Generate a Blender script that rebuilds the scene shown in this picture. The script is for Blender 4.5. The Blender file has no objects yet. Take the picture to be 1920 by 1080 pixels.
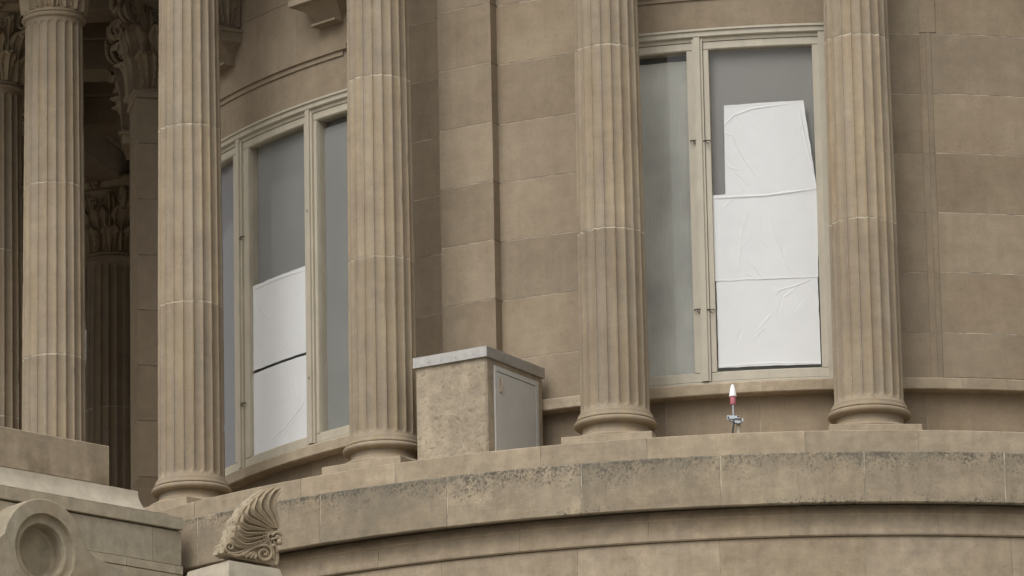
import bpy, math, random
from mathutils import Vector, Matrix, noise
R = math.radians
random.seed(7)
scn = bpy.context.scene
col = bpy.data.collections.new('scene'); scn.collection.children.link(col)

# ------------------------------------------------------------ camera
D, PITCH, YAW, ROLL, F = 71.797, .2645, .0502, -.0195, 11960.7
cd = bpy.data.cameras.new('camera'); cam = bpy.data.objects.new('camera', cd); col.objects.link(cam)
cy, sy = math.cos(YAW), math.sin(YAW); cp, sp = math.cos(PITCH), math.sin(PITCH)
fw = Vector((-sy, cy, 0)); rt = Vector((cy, sy, 0)); upv = Vector((0, 0, 1))
f2 = fw*cp + upv*sp; u2 = -fw*sp + upv*cp
r3 = rt*math.cos(ROLL) + u2*math.sin(ROLL); u3 = -rt*math.sin(ROLL) + u2*math.cos(ROLL)
m = Matrix((r3, u3, -f2)).transposed().to_4x4(); m.translation = Vector((.65, -D, -1.335))
cam.matrix_world = m
cd.sensor_width = 36; cd.lens = F/1920*36; cd.clip_start = 1; cd.clip_end = 3000
scn.camera = cam

# ------------------------------------------------------------ light
SUN_EL, SUN_AZ = R(50), R(-26)          # azimuth measured from -y (towards the camera) to +x
w = bpy.data.worlds.new('World'); scn.world = w; w.use_nodes = True
nt = w.node_tree; nt.nodes.clear()
out = nt.nodes.new('ShaderNodeOutputWorld'); bg = nt.nodes.new('ShaderNodeBackground')
sky = nt.nodes.new('ShaderNodeTexSky'); sky.sky_type = 'NISHITA'; sky.sun_disc = False
sky.sun_elevation = SUN_EL
sundir = Vector((math.sin(SUN_AZ)*math.cos(SUN_EL), -math.cos(SUN_AZ)*math.cos(SUN_EL), math.sin(SUN_EL)))
sky.sun_rotation = math.atan2(sundir.x, sundir.y)
sky.air_density = 1.0; sky.dust_density = 6.0; sky.ozone_density = 1.0
hsv = nt.nodes.new('ShaderNodeHueSaturation'); hsv.inputs['Saturation'].default_value = .06
nt.links.new(sky.outputs[0], hsv.inputs['Color']); nt.links.new(hsv.outputs[0], bg.inputs[0])
bg.inputs[1].default_value = .15
nt.links.new(bg.outputs[0], out.inputs[0])
ld = bpy.data.lights.new('sun', 'SUN'); lo = bpy.data.objects.new('sun', ld); col.objects.link(lo)
ld.energy = .6; ld.angle = R(60); ld.color = (1, .965, .91)
lo.rotation_euler = sundir.to_track_quat('Z', 'Y').to_euler()
scn.view_settings.view_transform = 'Standard'; scn.view_settings.look = 'None'
scn.view_settings.exposure = 0.06; scn.view_settings.gamma = 1

# ------------------------------------------------------------ helpers
class MB:
    def __init__(s): s.v = []; s.f = []; s.t = []; s.mo = []
    def add(s, vs, fs, tone=.5, mo=0.):
        k = len(s.v); s.v += [tuple(v) for v in vs]
        for i, f in enumerate(fs):
            s.f.append([a + k for a in f]); s.t.append(tone)
            s.mo.append(mo[i] if isinstance(mo, list) else mo)
    def box(s, c, sz, rot=None, tone=.5, mo=0., bev=0.):
        x, y, z = [a/2 for a in sz]
        if bev:
            vs = []; 
            for sx in (-1, 1):
                for sy_ in (-1, 1):
                    for sz_ in (-1, 1):
                        vs += [(sx*x, sy_*(y-bev), sz_*(z-bev)), (sx*(x-bev), sy_*y, sz_*(z-bev)), (sx*(x-bev), sy_*(y-bev), sz_*z)]
            idx = {}
            i = 0
            for a in (-1, 1):
                for b in (-1, 1):
                    for c_ in (-1, 1):
                        idx[(a, b, c_)] = i; i += 3
            fs = []
            for a in (-1, 1):
                q = [idx[(a, b, c_)] + 0 for b, c_ in ((-1, -1), (1, -1), (1, 1), (-1, 1))]; fs.append(q if a > 0 else q[::-1])
                q = [idx[(b, a, c_)] + 1 for b, c_ in ((-1, -1), (1, -1), (1, 1), (-1, 1))]; fs.append(q[::-1] if a > 0 else q)
                q = [idx[(b, c_, a)] + 2 for b, c_ in ((-1, -1), (1, -1), (1, 1), (-1, 1))]; fs.append(q if a > 0 else q[::-1])
            for a in (-1, 1):
                for b in (-1, 1):
                    p, q = idx[(a, b, -1)], idx[(a, b, 1)]
                    f = [p, p+1, q+1, q]; fs.append(f if a*b > 0 else f[::-1])
                    p, q = idx[(a, -1, b)], idx[(a, 1, b)]
                    f = [p, q, q+2, p+2]; fs.append(f if a*b > 0 else f[::-1])
                    p, q = idx[(-1, a, b)], idx[(1, a, b)]
                    f = [p+1, p+2, q+2, q+1]; fs.append(f if a*b > 0 else f[::-1])
                    for c_ in (-1, 1):
                        p = idx[(a, b, c_)] if False else None
            for a in (-1, 1):
                for b in (-1, 1):
                    for c_ in (-1, 1):
                        p = idx[(a, b, c_)]; f = [p, p+1, p+2]; fs.append(f if a*b*c_ > 0 else f[::-1])
        else:
            vs = [(-x, -y, -z), (x, -y, -z), (x, y, -z), (-x, y, -z), (-x, -y, z), (x, -y, z), (x, y, z), (-x, y, z)]
            fs = [[3, 2, 1, 0], [4, 5, 6, 7], [0, 1, 5, 4], [1, 2, 6, 5], [2, 3, 7, 6], [3, 0, 4, 7]]
        M = rot or Matrix.Identity(3)
        s.add([M @ Vector(v) + Vector(c) for v in vs], fs, tone, mo)
    def tube(s, pts, rad, n=8, flat=1., up=None, caps=True, tone=.5):
        pts = [Vector(p) for p in pts]; N = len(pts)
        if not isinstance(rad, (list, tuple)): rad = [rad]*N
        vs = []; prev = None
        for i, p in enumerate(pts):
            t = (pts[min(i+1, N-1)] - pts[max(i-1, 0)]).normalized()
            if up is not None: a = Vector(up) - t*t.dot(Vector(up))
            elif prev is None: a = t.orthogonal()
            else: a = prev - t*t.dot(prev)
            a = a.normalized(); prev = a; b = t.cross(a)
            for k in range(n):
                an = 2*math.pi*k/n
                vs.append(p + (a*math.cos(an)*flat + b*math.sin(an))*rad[i])
        fs = [[i*n+k, i*n+(k+1) % n, (i+1)*n+(k+1) % n, (i+1)*n+k] for i in range(N-1) for k in range(n)]
        if caps: fs += [list(range(n))[::-1], [(N-1)*n+k for k in range(n)]]
        s.add(vs, fs, tone)
    def lathe(s, prof, n=48, c=(0, 0, 0), tone=.5, close=False):
        vs = [(c[0]+r*math.cos(2*math.pi*k/n), c[1]+r*math.sin(2*math.pi*k/n), c[2]+z) for r, z in prof for k in range(n)]
        m_ = len(prof)
        fs = [[i*n+k, i*n+(k+1) % n, (i+1)*n+(k+1) % n, (i+1)*n+k] for i in range(m_-1) for k in range(n)]
        if close: fs += [list(range(n))[::-1], [(m_-1)*n+k for k in range(n)]]
        s.add(vs, fs, tone)
    def sphere(s, c, r, n=10, sc=(1, 1, 1), tone=.5):
        vs = []; 
        for i in range(n+1):
            a = math.pi*i/n
            for k in range(n*2):
                b = math.pi*k/n
                vs.append((c[0]+r*sc[0]*math.sin(a)*math.cos(b), c[1]+r*sc[1]*math.sin(a)*math.sin(b), c[2]-r*sc[2]*math.cos(a)))
        q = n*2
        fs = [[i*q+k, i*q+(k+1) % q, (i+1)*q+(k+1) % q, (i+1)*q+k] for i in range(n) for k in range(q)]
        s.add(vs, fs, tone)
    def build(s, name, mat, parent=None, sharp=35, smooth=True, loc=None):
        me = bpy.data.meshes.new(name); me.from_pydata(s.v, [], s.f); me.update()
        a = me.attributes.new('tone', 'FLOAT', 'FACE'); a.data.foreach_set('value', s.t)
        a = me.attributes.new('mortar', 'FLOAT', 'FACE'); a.data.foreach_set('value', s.mo)
        me.materials.append(mat)
        if smooth:
            me.polygons.foreach_set('use_smooth', [True]*len(me.polygons)); me.set_sharp_from_angle(angle=R(sharp))
        o = bpy.data.objects.new(name, me); col.objects.link(o)
        if parent: o.parent = parent
        if loc: o.location = loc
        return o

def thing(name, label, cat, loc=(0, 0, 0), rz=0, group=None, kind=None):
    o = bpy.data.objects.new(name, None); col.objects.link(o); o.location = loc; o.rotation_euler = (0, 0, rz)
    o['label'] = label; o['category'] = cat
    if group: o['group'] = group
    o['kind'] = kind or 'thing'
    return o
def tag(o, label=None, cat=None, group=None, kind=None):
    if label: o['label'] = label
    if cat: o['category'] = cat
    if group: o['group'] = group
    if kind: o['kind'] = kind
    return o
def copy_tree(o, parent=None):
    c = o.copy(); col.objects.link(c)
    if parent: c.parent = parent
    for ch in [x for x in o.children]: copy_tree(ch, c)
    return c

CW = (.479, -.751)          # axis of the window wall
CR = (.10, -.20)          # axis of the parapet rings
def pol(c, r, t, z): return (c[0]+r*math.sin(t), c[1]-r*math.cos(t), z)

def arc_solid(mb, prof, t0, t1, c, step=.012, tone=.5, mo=0., jit=0., caps=True):
    """closed profile of (radius, z) points swept from angle t0 to t1 about the vertical axis c"""
    n = max(1, int(abs(t1-t0)/step)); m_ = len(prof); vs = []
    for i in range(n+1):
        t = t0+(t1-t0)*i/n
        for (r, z) in prof:
            if jit:
                q = Vector((r*math.sin(t)*9, r*math.cos(t)*9, z*9))
                dr = noise.noise(q)*jit + noise.noise(q*3.3)*jit*.6; dz = noise.noise(q+Vector((50, 0, 0)))*jit*.7 + noise.noise(q*3.1+Vector((0, 70, 0)))*jit*.5
            else: dr = dz = 0
            vs.append(pol(c, r+dr, t, z+dz))
    fs = [[i*m_+k, i*m_+(k+1) % m_, (i+1)*m_+(k+1) % m_, (i+1)*m_+k] for i in range(n) for k in range(m_)]
    if caps: fs += [list(range(m_))[::-1], [n*m_+k for k in range(m_)]]
    mb.add(vs, fs, tone, mo)

def rnd(): return random.random()
def ring_course(mb, prof, joints, c, gap=.008, jit=0., depth=.004, step=.012, cent=None):
    """blocks of one course with mortar between them"""
    rr = max(p[0] for p in prof)
    for a, b in zip(joints[:-1], joints[1:]):
        g = gap/2/rr
        arc_solid(mb, prof, a+g, b-g, c, step, rnd(), 0., jit)
    # mortar core, a little behind the faces
    zc = sum(p[1] for p in prof)/len(prof); rc = min(p[0] for p in prof)
    core = [(max(rc, r-depth) if r > rc+.001 else r+.001, z+(depth*.6 if z < zc else -depth*.6)) for r, z in prof]
    arc_solid(mb, core, joints[0]+.002, joints[-1]-.002, c, .03, .5, 1.)

def wall_patch(mb, t0, t1, z0, z1, r, c=CW, gap=.0075, th=.12, tone=None, bev=.0025, jit=.001):
    """one ashlar block on the wall ring with eased arrises"""
    g = gap/2; tg = g/r
    prof = [(r-th, z0+g), (r-bev, z0+g), (r, z0+g+bev), (r, z1-g-bev), (r-bev, z1-g), (r-th, z1-g)]
    arc_solid(mb, prof, t0+tg, t1-tg, c, .02, rnd() if tone is None else tone, 0., jit)

# ------------------------------------------------------------ materials
def newmat(name):
    m = bpy.data.materials.new(name); m.use_nodes = True
    nt = m.node_tree; b = nt.nodes['Principled BSDF']; return m, nt, b
def mix(nt, a, b, fac, mode='MIX'):
    n = nt.nodes.new('ShaderNodeMix'); n.data_type = 'RGBA'; n.blend_type = mode
    for s, v in ((0, fac), (6, a), (7, b)):
        if hasattr(v, 'is_linked') or hasattr(v, 'links'): nt.links.new(v, n.inputs[s])
        else: n.inputs[s].default_value = v if s == 0 else (*v, 1) if len(v) == 3 else v
    return n.outputs[2]
def math_(nt, op, a, b=0., c=0., clamp=False):
    n = nt.nodes.new('ShaderNodeMath'); n.operation = op; n.use_clamp = clamp
    for i, v in enumerate((a, b, c)):
        if hasattr(v, 'links'): nt.links.new(v, n.inputs[i])
        else: n.inputs[i].default_value = v
    return n.outputs[0]
def mrange(nt, v, a, b, c=0., d=1., smooth=False):
    n = nt.nodes.new('ShaderNodeMapRange'); n.clamp = True
    if smooth: n.interpolation_type = 'SMOOTHSTEP'
    nt.links.new(v, n.inputs[0])
    for i, x in enumerate((a, b, c, d)): n.inputs[i+1].default_value = x
    return n.outputs[0]
def noise_(nt, vec, scale, detail=4, rough=.55, stretch=None):
    n = nt.nodes.new('ShaderNodeTexNoise'); n.inputs['Scale'].default_value = scale; n.inputs['Detail'].default_value = detail; n.inputs['Roughness'].default_value = rough
    if stretch:
        mp = nt.nodes.new('ShaderNodeMapping'); mp.inputs['Scale'].default_value = stretch; nt.links.new(vec, mp.inputs[0]); vec = mp.outputs[0]
    nt.links.new(vec, n.inputs['Vector']); return n.outputs['Fac']

def stone(name, c1, c2, tonevar=.2, mortar=(.43, .375, .29), lichen=None, bumps=1., streak=.5, pits=0., huevar=.5, rough=.88, grime=0., flute=False, bedding=.5, mott=1.):
    m, nt, b = newmat(name)
    geo = nt.nodes.new('ShaderNodeNewGeometry'); P = geo.outputs['Position']
    def attr(n):
        a = nt.nodes.new('ShaderNodeAttribute'); a.attribute_name = n; return a.outputs['Fac']
    tone = attr('tone'); mo = attr('mortar')
    # shift the pattern block by block
    comb = nt.nodes.new('ShaderNodeVectorMath'); comb.operation = 'MULTIPLY_ADD'
    cx = nt.nodes.new('ShaderNodeCombineXYZ')
    for i in range(3): nt.links.new(tone, cx.inputs[i])
    nt.links.new(cx.outputs[0], comb.inputs[0]); comb.inputs[1].default_value = (37, 53, 17); nt.links.new(P, comb.inputs[2])
    V = comb.outputs[0]
    n1 = noise_(nt, V, 1.3, 5, .6); n2 = noise_(nt, V, 7, 6, .65); n3 = noise_(nt, P, 75, 3, .7)
    st = noise_(nt, V, 1.0, 5, .6, (9, 9, .9)); bed = noise_(nt, V, 1.0, 5, .65, (1.2, 1.2, 16))
    c = mix(nt, c1, c2, mrange(nt, n1, .32, .68))
    if flute: c = mix(nt, c, mix(nt, c, (1.05, 1.0, .89), 1., 'MULTIPLY'), mrange(nt, noise_(nt, P, 1.0, 4, .6, (11, 11, .55)), .38, .62)); c = mix(nt, c, (.21, .185, .15), math_(nt, 'MULTIPLY', mrange(nt, noise_(nt, P, 3.4, 6, .7), .5, .75), .45))
    # block hue and value
    hue = math_(nt, 'FRACT', math_(nt, 'MULTIPLY', tone, 7.31))
    c = mix(nt, c, mix(nt, c, (1.04, .985, .91), 1., 'MULTIPLY'), math_(nt, 'MULTIPLY', hue, huevar))
    val = math_(nt, 'MULTIPLY_ADD', tone, tonevar, 1-tonevar/2)
    val = math_(nt, 'MULTIPLY', val, mrange(nt, n2, .3, .7, 1-.12*mott, 1+.10*mott))
    val = math_(nt, 'MULTIPLY', val, mrange(nt, n3, .25, .75, .92, 1.08))
    val = math_(nt, 'MULTIPLY', val, mrange(nt, st, .3, .7, 1-.22*streak, 1+.14*streak))
    val = math_(nt, 'MULTIPLY', val, mrange(nt, bed, .3, .7, 1-.05*bedding, 1+.05*bedding))
    spk = mrange(nt, noise_(nt, P, 38, 2, .5), .66, .76, 0, .32); c = mix(nt, c, (.10, .085, .065), spk)
    if grime:
        gn = noise_(nt, P, 2.3, 7, .7); gm = mrange(nt, gn, .52, .70, 0, grime)
        c = mix(nt, c, (.16, .145, .12), gm)
    oi = nt.nodes.new('ShaderNodeObjectInfo'); val = math_(nt, 'MULTIPLY', val, mrange(nt, oi.outputs['Random'], 0, 1, .95, 1.05))
    vm = nt.nodes.new('ShaderNodeVectorMath'); vm.operation = 'SCALE'; nt.links.new(c, vm.inputs[0]); nt.links.new(val, vm.inputs['Scale']); c = vm.outputs[0]
    if pits:
        pn = noise_(nt, P, 26, 5, .75); pm = mrange(nt, pn, .57, .64, 0, pits); pm2 = mrange(nt, noise_(nt, P, 5, 2), .4, .6)
        c = mix(nt, c, (.07, .06, .05), math_(nt, 'MULTIPLY', pm, pm2))
    if lichen:
        z0, z1, amt = lichen      # dark growth that starts on the top arris z1 and thins out by z0
        sep = nt.nodes.new('ShaderNodeSeparateXYZ'); nt.links.new(P, sep.inputs[0])
        h = mrange(nt, sep.outputs[2], z0, z1)
        big = noise_(nt, P, .9, 3, .6)
        k = math_(nt, 'MULTIPLY_ADD', math_(nt, 'POWER', h, 2.6), .24, math_(nt, 'MULTIPLY', mrange(nt, big, .35, .7), .10))
        sp_ = noise_(nt, P, 36, 5, .70, (1, 1, .85))
        tn_ = math_(nt, 'MULTIPLY', mrange(nt, hue, .45, .9, 0, .5), mrange(nt, noise_(nt, P, 1.7, 5, .65), .35, .6)); c = mix(nt, c, (.15, .135, .105), tn_)
        lowk = math_(nt, 'MULTIPLY', mrange(nt, sep.outputs[2], z0+.17, z0+.06), mrange(nt, noise_(nt, P, .8, 3), .5, .62, 0, .2)); k = math_(nt, 'ADD', k, lowk)
        msk = mrange(nt, math_(nt, 'ADD', sp_, math_(nt, 'MULTIPLY', k, math_(nt, 'MULTIPLY_ADD', noise_(nt, P, 7, 3), 1.6, .2))), .67, .83, 0, amt)
        c = mix(nt, c, (.06, .055, .046), msk)
        gm = math_(nt, 'MULTIPLY', mrange(nt, noise_(nt, P, 3.2, 6, .7), .38, .66), math_(nt, 'MULTIPLY_ADD', h, .42, .22))
        c = mix(nt, c, (.17, .15, .115), gm)
        drip = math_(nt, 'MULTIPLY', mrange(nt, noise_(nt, P, 1., 5, .65, (13, 13, 1.1)), .53, .68, 0, .42), math_(nt, 'POWER', h, .7)); c = mix(nt, c, (.11, .10, .08), math_(nt, 'MULTIPLY', drip, mrange(nt, big, .38, .62)))
        wn = noise_(nt, P, 34, 3, .6); c = mix(nt, c, (.5, .48, .42), math_(nt, 'MULTIPLY', mrange(nt, wn, .70, .73), mrange(nt, big, .5, .62)))
    mn = noise_(nt, P, 6, 3); c = mix(nt, c, mix(nt, mortar, tuple(x*.5 for x in mortar), mrange(nt, mn, .38, .62)), mo)
    nt.links.new(c, b.inputs['Base Color']); b.inputs['Roughness'].default_value = rough
    b.inputs['Specular IOR Level'].default_value = .25
    bp = nt.nodes.new('ShaderNodeBump'); bp.inputs['Distance'].default_value = .012*bumps; bp.inputs['Strength'].default_value = .55
    hgt = math_(nt, 'MULTIPLY_ADD', n3, .35, n2)
    if pits: hgt = math_(nt, 'SUBTRACT', hgt, math_(nt, 'MULTIPLY', pm, 1.2))
    nt.links.new(hgt, bp.inputs['Height']); nt.links.new(bp.outputs[0], b.inputs['Normal'])
    return m

M = {}
M['wall'] = stone('wall_sandstone', (0.230, 0.180, 0.126), (0.276, 0.224, 0.160), .2, streak=.3, mott=.8)
M['column'] = stone('column_sandstone', (0.255, 0.206, 0.153), (0.314, 0.263, 0.196), .2, streak=.45, mortar=(.60, .54, .42), bumps=.5, flute=True, mott=.7)
M['parapet'] = stone('parapet_sandstone', (0.269, 0.216, 0.150), (0.334, 0.274, 0.193), .18, mortar=(.55, .48, .37), lichen=(13.05, 13.65, .85), streak=.5, bumps=1.4, mott=1.5, bedding=1.2)
M['step'] = stone('step_sandstone', (0.300, 0.244, 0.174), (0.372, 0.308, 0.224), .24, mortar=(.55, .48, .37), streak=.5, mott=1.5, bedding=1.4)
M['lower'] = stone('lower_sandstone', (0.317, 0.253, 0.175), (0.382, 0.310, 0.225), .14, mortar=(.5, .44, .34), streak=.5, grime=.35, mott=1.4, bedding=1.)
M['portico'] = stone('portico_sandstone', (0.319, 0.279, 0.205), (0.385, 0.335, 0.253), .26, mortar=(.5, .45, .36), streak=.3, grime=.35, mott=1.6, bedding=.8)
M['carved'] = stone('carved_sandstone', (0.286, 0.231, 0.157), (0.346, 0.279, 0.194), .1, bumps=.8, streak=.2)
M['medallion'] = stone('medallion_sandstone', (0.292, 0.243, 0.164), (0.362, 0.324, 0.254), .1, streak=.2, grime=.45, mott=1.7)
M['rough'] = stone('weathered_sandstone', (0.342, 0.290, 0.207), (0.427, 0.368, 0.273), .1, bumps=3.5, pits=1., streak=.1)
M['coping'] = stone('pale_coping', (0.380, 0.336, 0.264), (0.437, 0.391, 0.312), .1, streak=.3, bumps=.6)
M['concrete'] = stone('rough_concrete', (0.303, 0.254, 0.188), (0.387, 0.324, 0.241), .1, bumps=2.6, pits=.28, mott=1.6, streak=.5, grime=.3)
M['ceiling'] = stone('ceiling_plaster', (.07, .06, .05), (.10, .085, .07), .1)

def flat(name, colr, rough=.5, metal=0., var=.1, scale=12, spec=.5, bump=0., stretch=None, coat=0.):
    m, nt, b = newmat(name)
    geo = nt.nodes.new('ShaderNodeNewGeometry'); n = noise_(nt, geo.outputs['Position'], scale, 5, .6, stretch)
    c = mix(nt, tuple(x*(1-var) for x in colr), tuple(min(1, x*(1+var)) for x in colr), mrange(nt, n, .3, .7))
    nt.links.new(c, b.inputs['Base Color']); b.inputs['Metallic'].default_value = metal
    nt.links.new(mrange(nt, n, .3, .7, rough*.85, min(1, rough*1.15)), b.inputs['Roughness'])
    b.inputs['Specular IOR Level'].default_value = spec
    if bump:
        bp = nt.nodes.new('ShaderNodeBump'); bp.inputs['Distance'].default_value = bump; nt.links.new(n, bp.inputs['Height']); nt.links.new(bp.outputs[0], b.inputs['Normal'])
    return m
M['frame'] = flat('beige_frame_paint', (.43, .385, .30), .45, var=.10, scale=9, stretch=(1, 1, .4))
M['metal'] = flat('galvanised_sheet', (.42, .40, .37), .45, .7, .14, 14)
M['door'] = flat('grey_door_paint', (.45, .435, .40), .5, var=.06, scale=5)
M['brass'] = flat('worn_brass', (.45, .36, .28), .45, .6)
M['paper'] = flat('white_paper', (.66, .66, .652), .8, var=.025, scale=5, spec=.2)
M['blind'] = flat('grey_mesh_screen', (.235, .237, .220), .9, var=.07, scale=1.2)
M['blind_warm'] = flat('brown_grey_screen', (.235, .226, .208), .9, var=.06, scale=1.0)
M['blind_blue'] = flat('blue_grey_screen', (.24, .235, .24), .8, var=.05, scale=2)
M['curtain'] = flat('ribbed_curtain', (.40, .40, .35), .85, var=.28, scale=1.2, stretch=(1, 1, .8))
M['hook'] = flat('dark_hook_metal', (.10, .085, .07), .5, .6)
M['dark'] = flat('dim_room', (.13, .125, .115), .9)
M['lens'] = flat('white_lens_cap', (.88, .88, .87), .3, var=.02)
M['red'] = flat('faded_red_plastic', (.44, .14, .165), .45, var=.15, scale=60)
M['zinc'] = flat('zinc_bracket', (.42, .45, .48), .4, .5, .12, 60)
M['cable'] = flat('black_cable', (.03, .03, .032), .5)
M['ground'] = flat('pale_paving', (.29, .275, .24), .9, var=.3, scale=.12)
# window glass: a clear sheet with a surface reflection
m, nt, b = newmat('window_glass'); nt.nodes.remove(b)
lw = nt.nodes.new('ShaderNodeLayerWeight'); lw.inputs[0].default_value = .5
frs = math_(nt, 'MULTIPLY_ADD', math_(nt, 'POWER', lw.outputs['Facing'], 4.), .35, .015)
tr = nt.nodes.new('ShaderNodeBsdfTransparent'); tr.inputs[0].default_value = (.97, .97, .97, 1)
gl = nt.nodes.new('ShaderNodeBsdfGlossy'); gl.inputs['Roughness'].default_value = .04
mx = nt.nodes.new('ShaderNodeMixShader'); nt.links.new(frs, mx.inputs[0]); nt.links.new(tr.outputs[0], mx.inputs[1]); nt.links.new(gl.outputs[0], mx.inputs[2])
nt.links.new(mx.outputs[0], nt.nodes['Material Output'].inputs[0]); M['glass'] = m

# ------------------------------------------------------------ ground
g = MB(); g.add([(-1500, -1500, -3.1), (1500, -1500, -3.1), (1500, 1500, -3.1), (-1500, 1500, -3.1)], [[0, 1, 2, 3]])
tag(g.build('ground', M['ground']), kind='structure', label='paved and grassed ground below the building')

# ------------------------------------------------------------ parapet (base of the colonnade)
par = thing('parapet', 'curved sandstone parapet carrying the columns, dark lichen along its projecting cornice', 'parapet')
def regular(js, d, lo, hi):
    js = sorted(js)
    while js[0] > lo: js.insert(0, js[0]-d)
    while js[-1] < hi: js.append(js[-1]+d)
    return js
mb = MB(); e = .008
ja = regular([-.5528, -.4288, -.2553, -.1358, .0362, .1598], .16, -1.15, 1.1)
ring_course(mb, [(8.9, 13.5), (9.265, 13.5), (9.265, 13.985-e), (9.265-e, 13.985), (8.9, 13.985)], ja, CR, .008, .0022, .006)
mb.build('step_course', M['step'], par)
mb = MB()
jb = regular([-.6524, -.4894, -.3412, -.1962, -.0523, .0938, .2384], .147, -1.05, 1.1)
ring_course(mb, [(9.2, 13.15), (9.735, 13.15), (9.745, 13.115), (9.80-e, 13.115), (9.80, 13.115+e), (9.80, 13.636-.014), (9.80-.014, 13.636), (9.5, 13.68), (9.2, 13.72)], jb, CR, .013, .004, .006)
mb.build('cornice', M['parapet'], par)
mb = MB()
jc = regular([-.4311, -.2686, -.1307, .0171, .1708], .15, -.95, 1.1)
ring_course(mb, [(9.2, 12.82), (9.61, 12.82), (9.622, 12.832), (9.622, 12.88), (9.61, 12.90), (9.605, 13.02), (9.622, 13.04), (9.60, 13.10), (9.56, 13.14), (9.2, 13.14)], jc, CR, .006, .002, .006)
mb.build('fascia_course', M['lower'], par)
mb = MB()
jd = regular([-.2069, -.0569, .0942, .2484], .151, -.95, 1.1)
for i in range(16):
    z1 = 12.818-i*1.15; off = 0 if i % 2 == 0 else .07
    for a, b_ in zip(jd[:-1], jd[1:]): wall_patch(mb, a+off, b_+off, max(-3.1, z1-1.15), z1, 9.585, CR, .006, .3)
    if z1-1.15 < -3.0: break
arc_solid(mb, [(9.1, -3.1), (9.580, -3.1), (9.580, 12.81), (9.1, 12.81)], -.97, 1.1, CR, .03, .5, 1.)
mb.build('base_wall', M['lower'], par)
mb = MB()
arc_solid(mb, [(7.0, 13.90), (8.95, 13.90), (8.95, 13.965), (7.0, 13.965)], -2.6, 1.2, CR, .04, .4)
arc_solid(mb, [(4, 13.90), (7.02, 13.90), (7.02, 13.965), (4, 13.965)], -2.6, 1.2, CR, .04, .4)
mb.build('walkway', M['lower'], par)

# ------------------------------------------------------------ window wall
wall = thing('curved_wall', 'curved sandstone window wall standing behind the fluted columns', 'wall')
ZC = [14.825, 15.302, 15.948, 16.588, 17.229, 17.871, 18.525, 19.177, 19.823, 20.469, 21.2]
segs = [(-2.5, -2.2), (-2.2, -1.9), (-1.9, -1.6), (-1.6, -1.39), (-1.26, -1.17), (-.5925, -.5218), (-.4357, -.3128), (.0405, .172)]
mb = MB()
for a, b_ in segs:
    dz = -.012 if abs(a+.5925) < .01 else 0
    for z0, z1 in zip(ZC[:-1], ZC[1:]): a2 = a-.006 if abs(a+.4357) < .001 else a; b2 = b_+.006 if abs(b_+.5218) < .001 else b_; wall_patch(mb, a2, b2, z0+dz if z0 > 15 else z0, z1+dz if z1 < 21 else z1, 7.5)
    arc_solid(mb, [(7.1, 14.83), (7.498, 14.83), (7.498, 21.2), (7.1, 21.2)], a+.0015, b_-.0015, CW, .03, .5, 1.)
for z0, z1 in zip(ZC[:-1], ZC[1:]):           # raised margin and field to the right of the third column
    top = min(z1, 18.54)
    if z0 < 18.54: wall_patch(mb, .170, .1795, z0, top, 7.506, gap=.001, bev=.0005, tone=.5); wall_patch(mb, .1790, .1865, z0, top, 7.513, gap=.001, bev=.0005, tone=.55)
    for a, b_ in ((.1860, .48), (.48, .80), (.80, 1.15)): wall_patch(mb, a if z0 < 18.5 else max(a, .1935), b_, z0, z1, 7.522, th=.3)
arc_solid(mb, [(7.3, 18.545), (7.506, 18.545), (7.506, 21.2), (7.3, 21.2)], .1710, .1955, CW, .01, .6)
arc_solid(mb, [(7.1, 14.83), (7.5205, 14.83), (7.5205, 21.2), (7.1, 21.2)], .1945, 1.15, CW, .03, .5, 1.)
arc_solid(mb, [(7.1, 14.83), (7.5205, 14.83), (7.5205, 18.53), (7.1, 18.53)], .1870, .1945, CW, .03, .5, 1.)
mb.build('ashlar', M['wall'], wall)
# walling over the windows
mb = MB()
def course(t0, t1, z0, z1, r, joints=()):
    js = [t0]+list(joints)+[t1]
    for p, q in zip(js[:-1], js[1:]): wall_patch(mb, p, q, z0, z1, r, gap=.003, tone=.5, th=r-7.2)
# left window: plain surround, a band that breaks upward at its right end, then the proud field
course(-1.19, -.5925, 18.652, 19.15, 7.500)
course(-1.19, -.7068, 19.035, 19.60, 7.518); course(-.7068, -.5925, 19.085, 19.60, 7.5181)
course(-1.19, -.697, 19.092, 19.823, 7.542, (-.80,)); course(-.697, -.5925, 19.142, 19.823, 7.5421); course(-1.19, -.5925, 19.823, 21.2, 7.542)
# right window, and the field that goes on to the right of it
course(-.3128, .0405, 18.652, 19.1, 7.4995)
course(-.3128, .181, 18.965, 19.5, 7.518); course(-.3128, .187, 19.02, 21.2, 7.542)
mb.build('upper_wall', M['wall'], wall)
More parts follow.
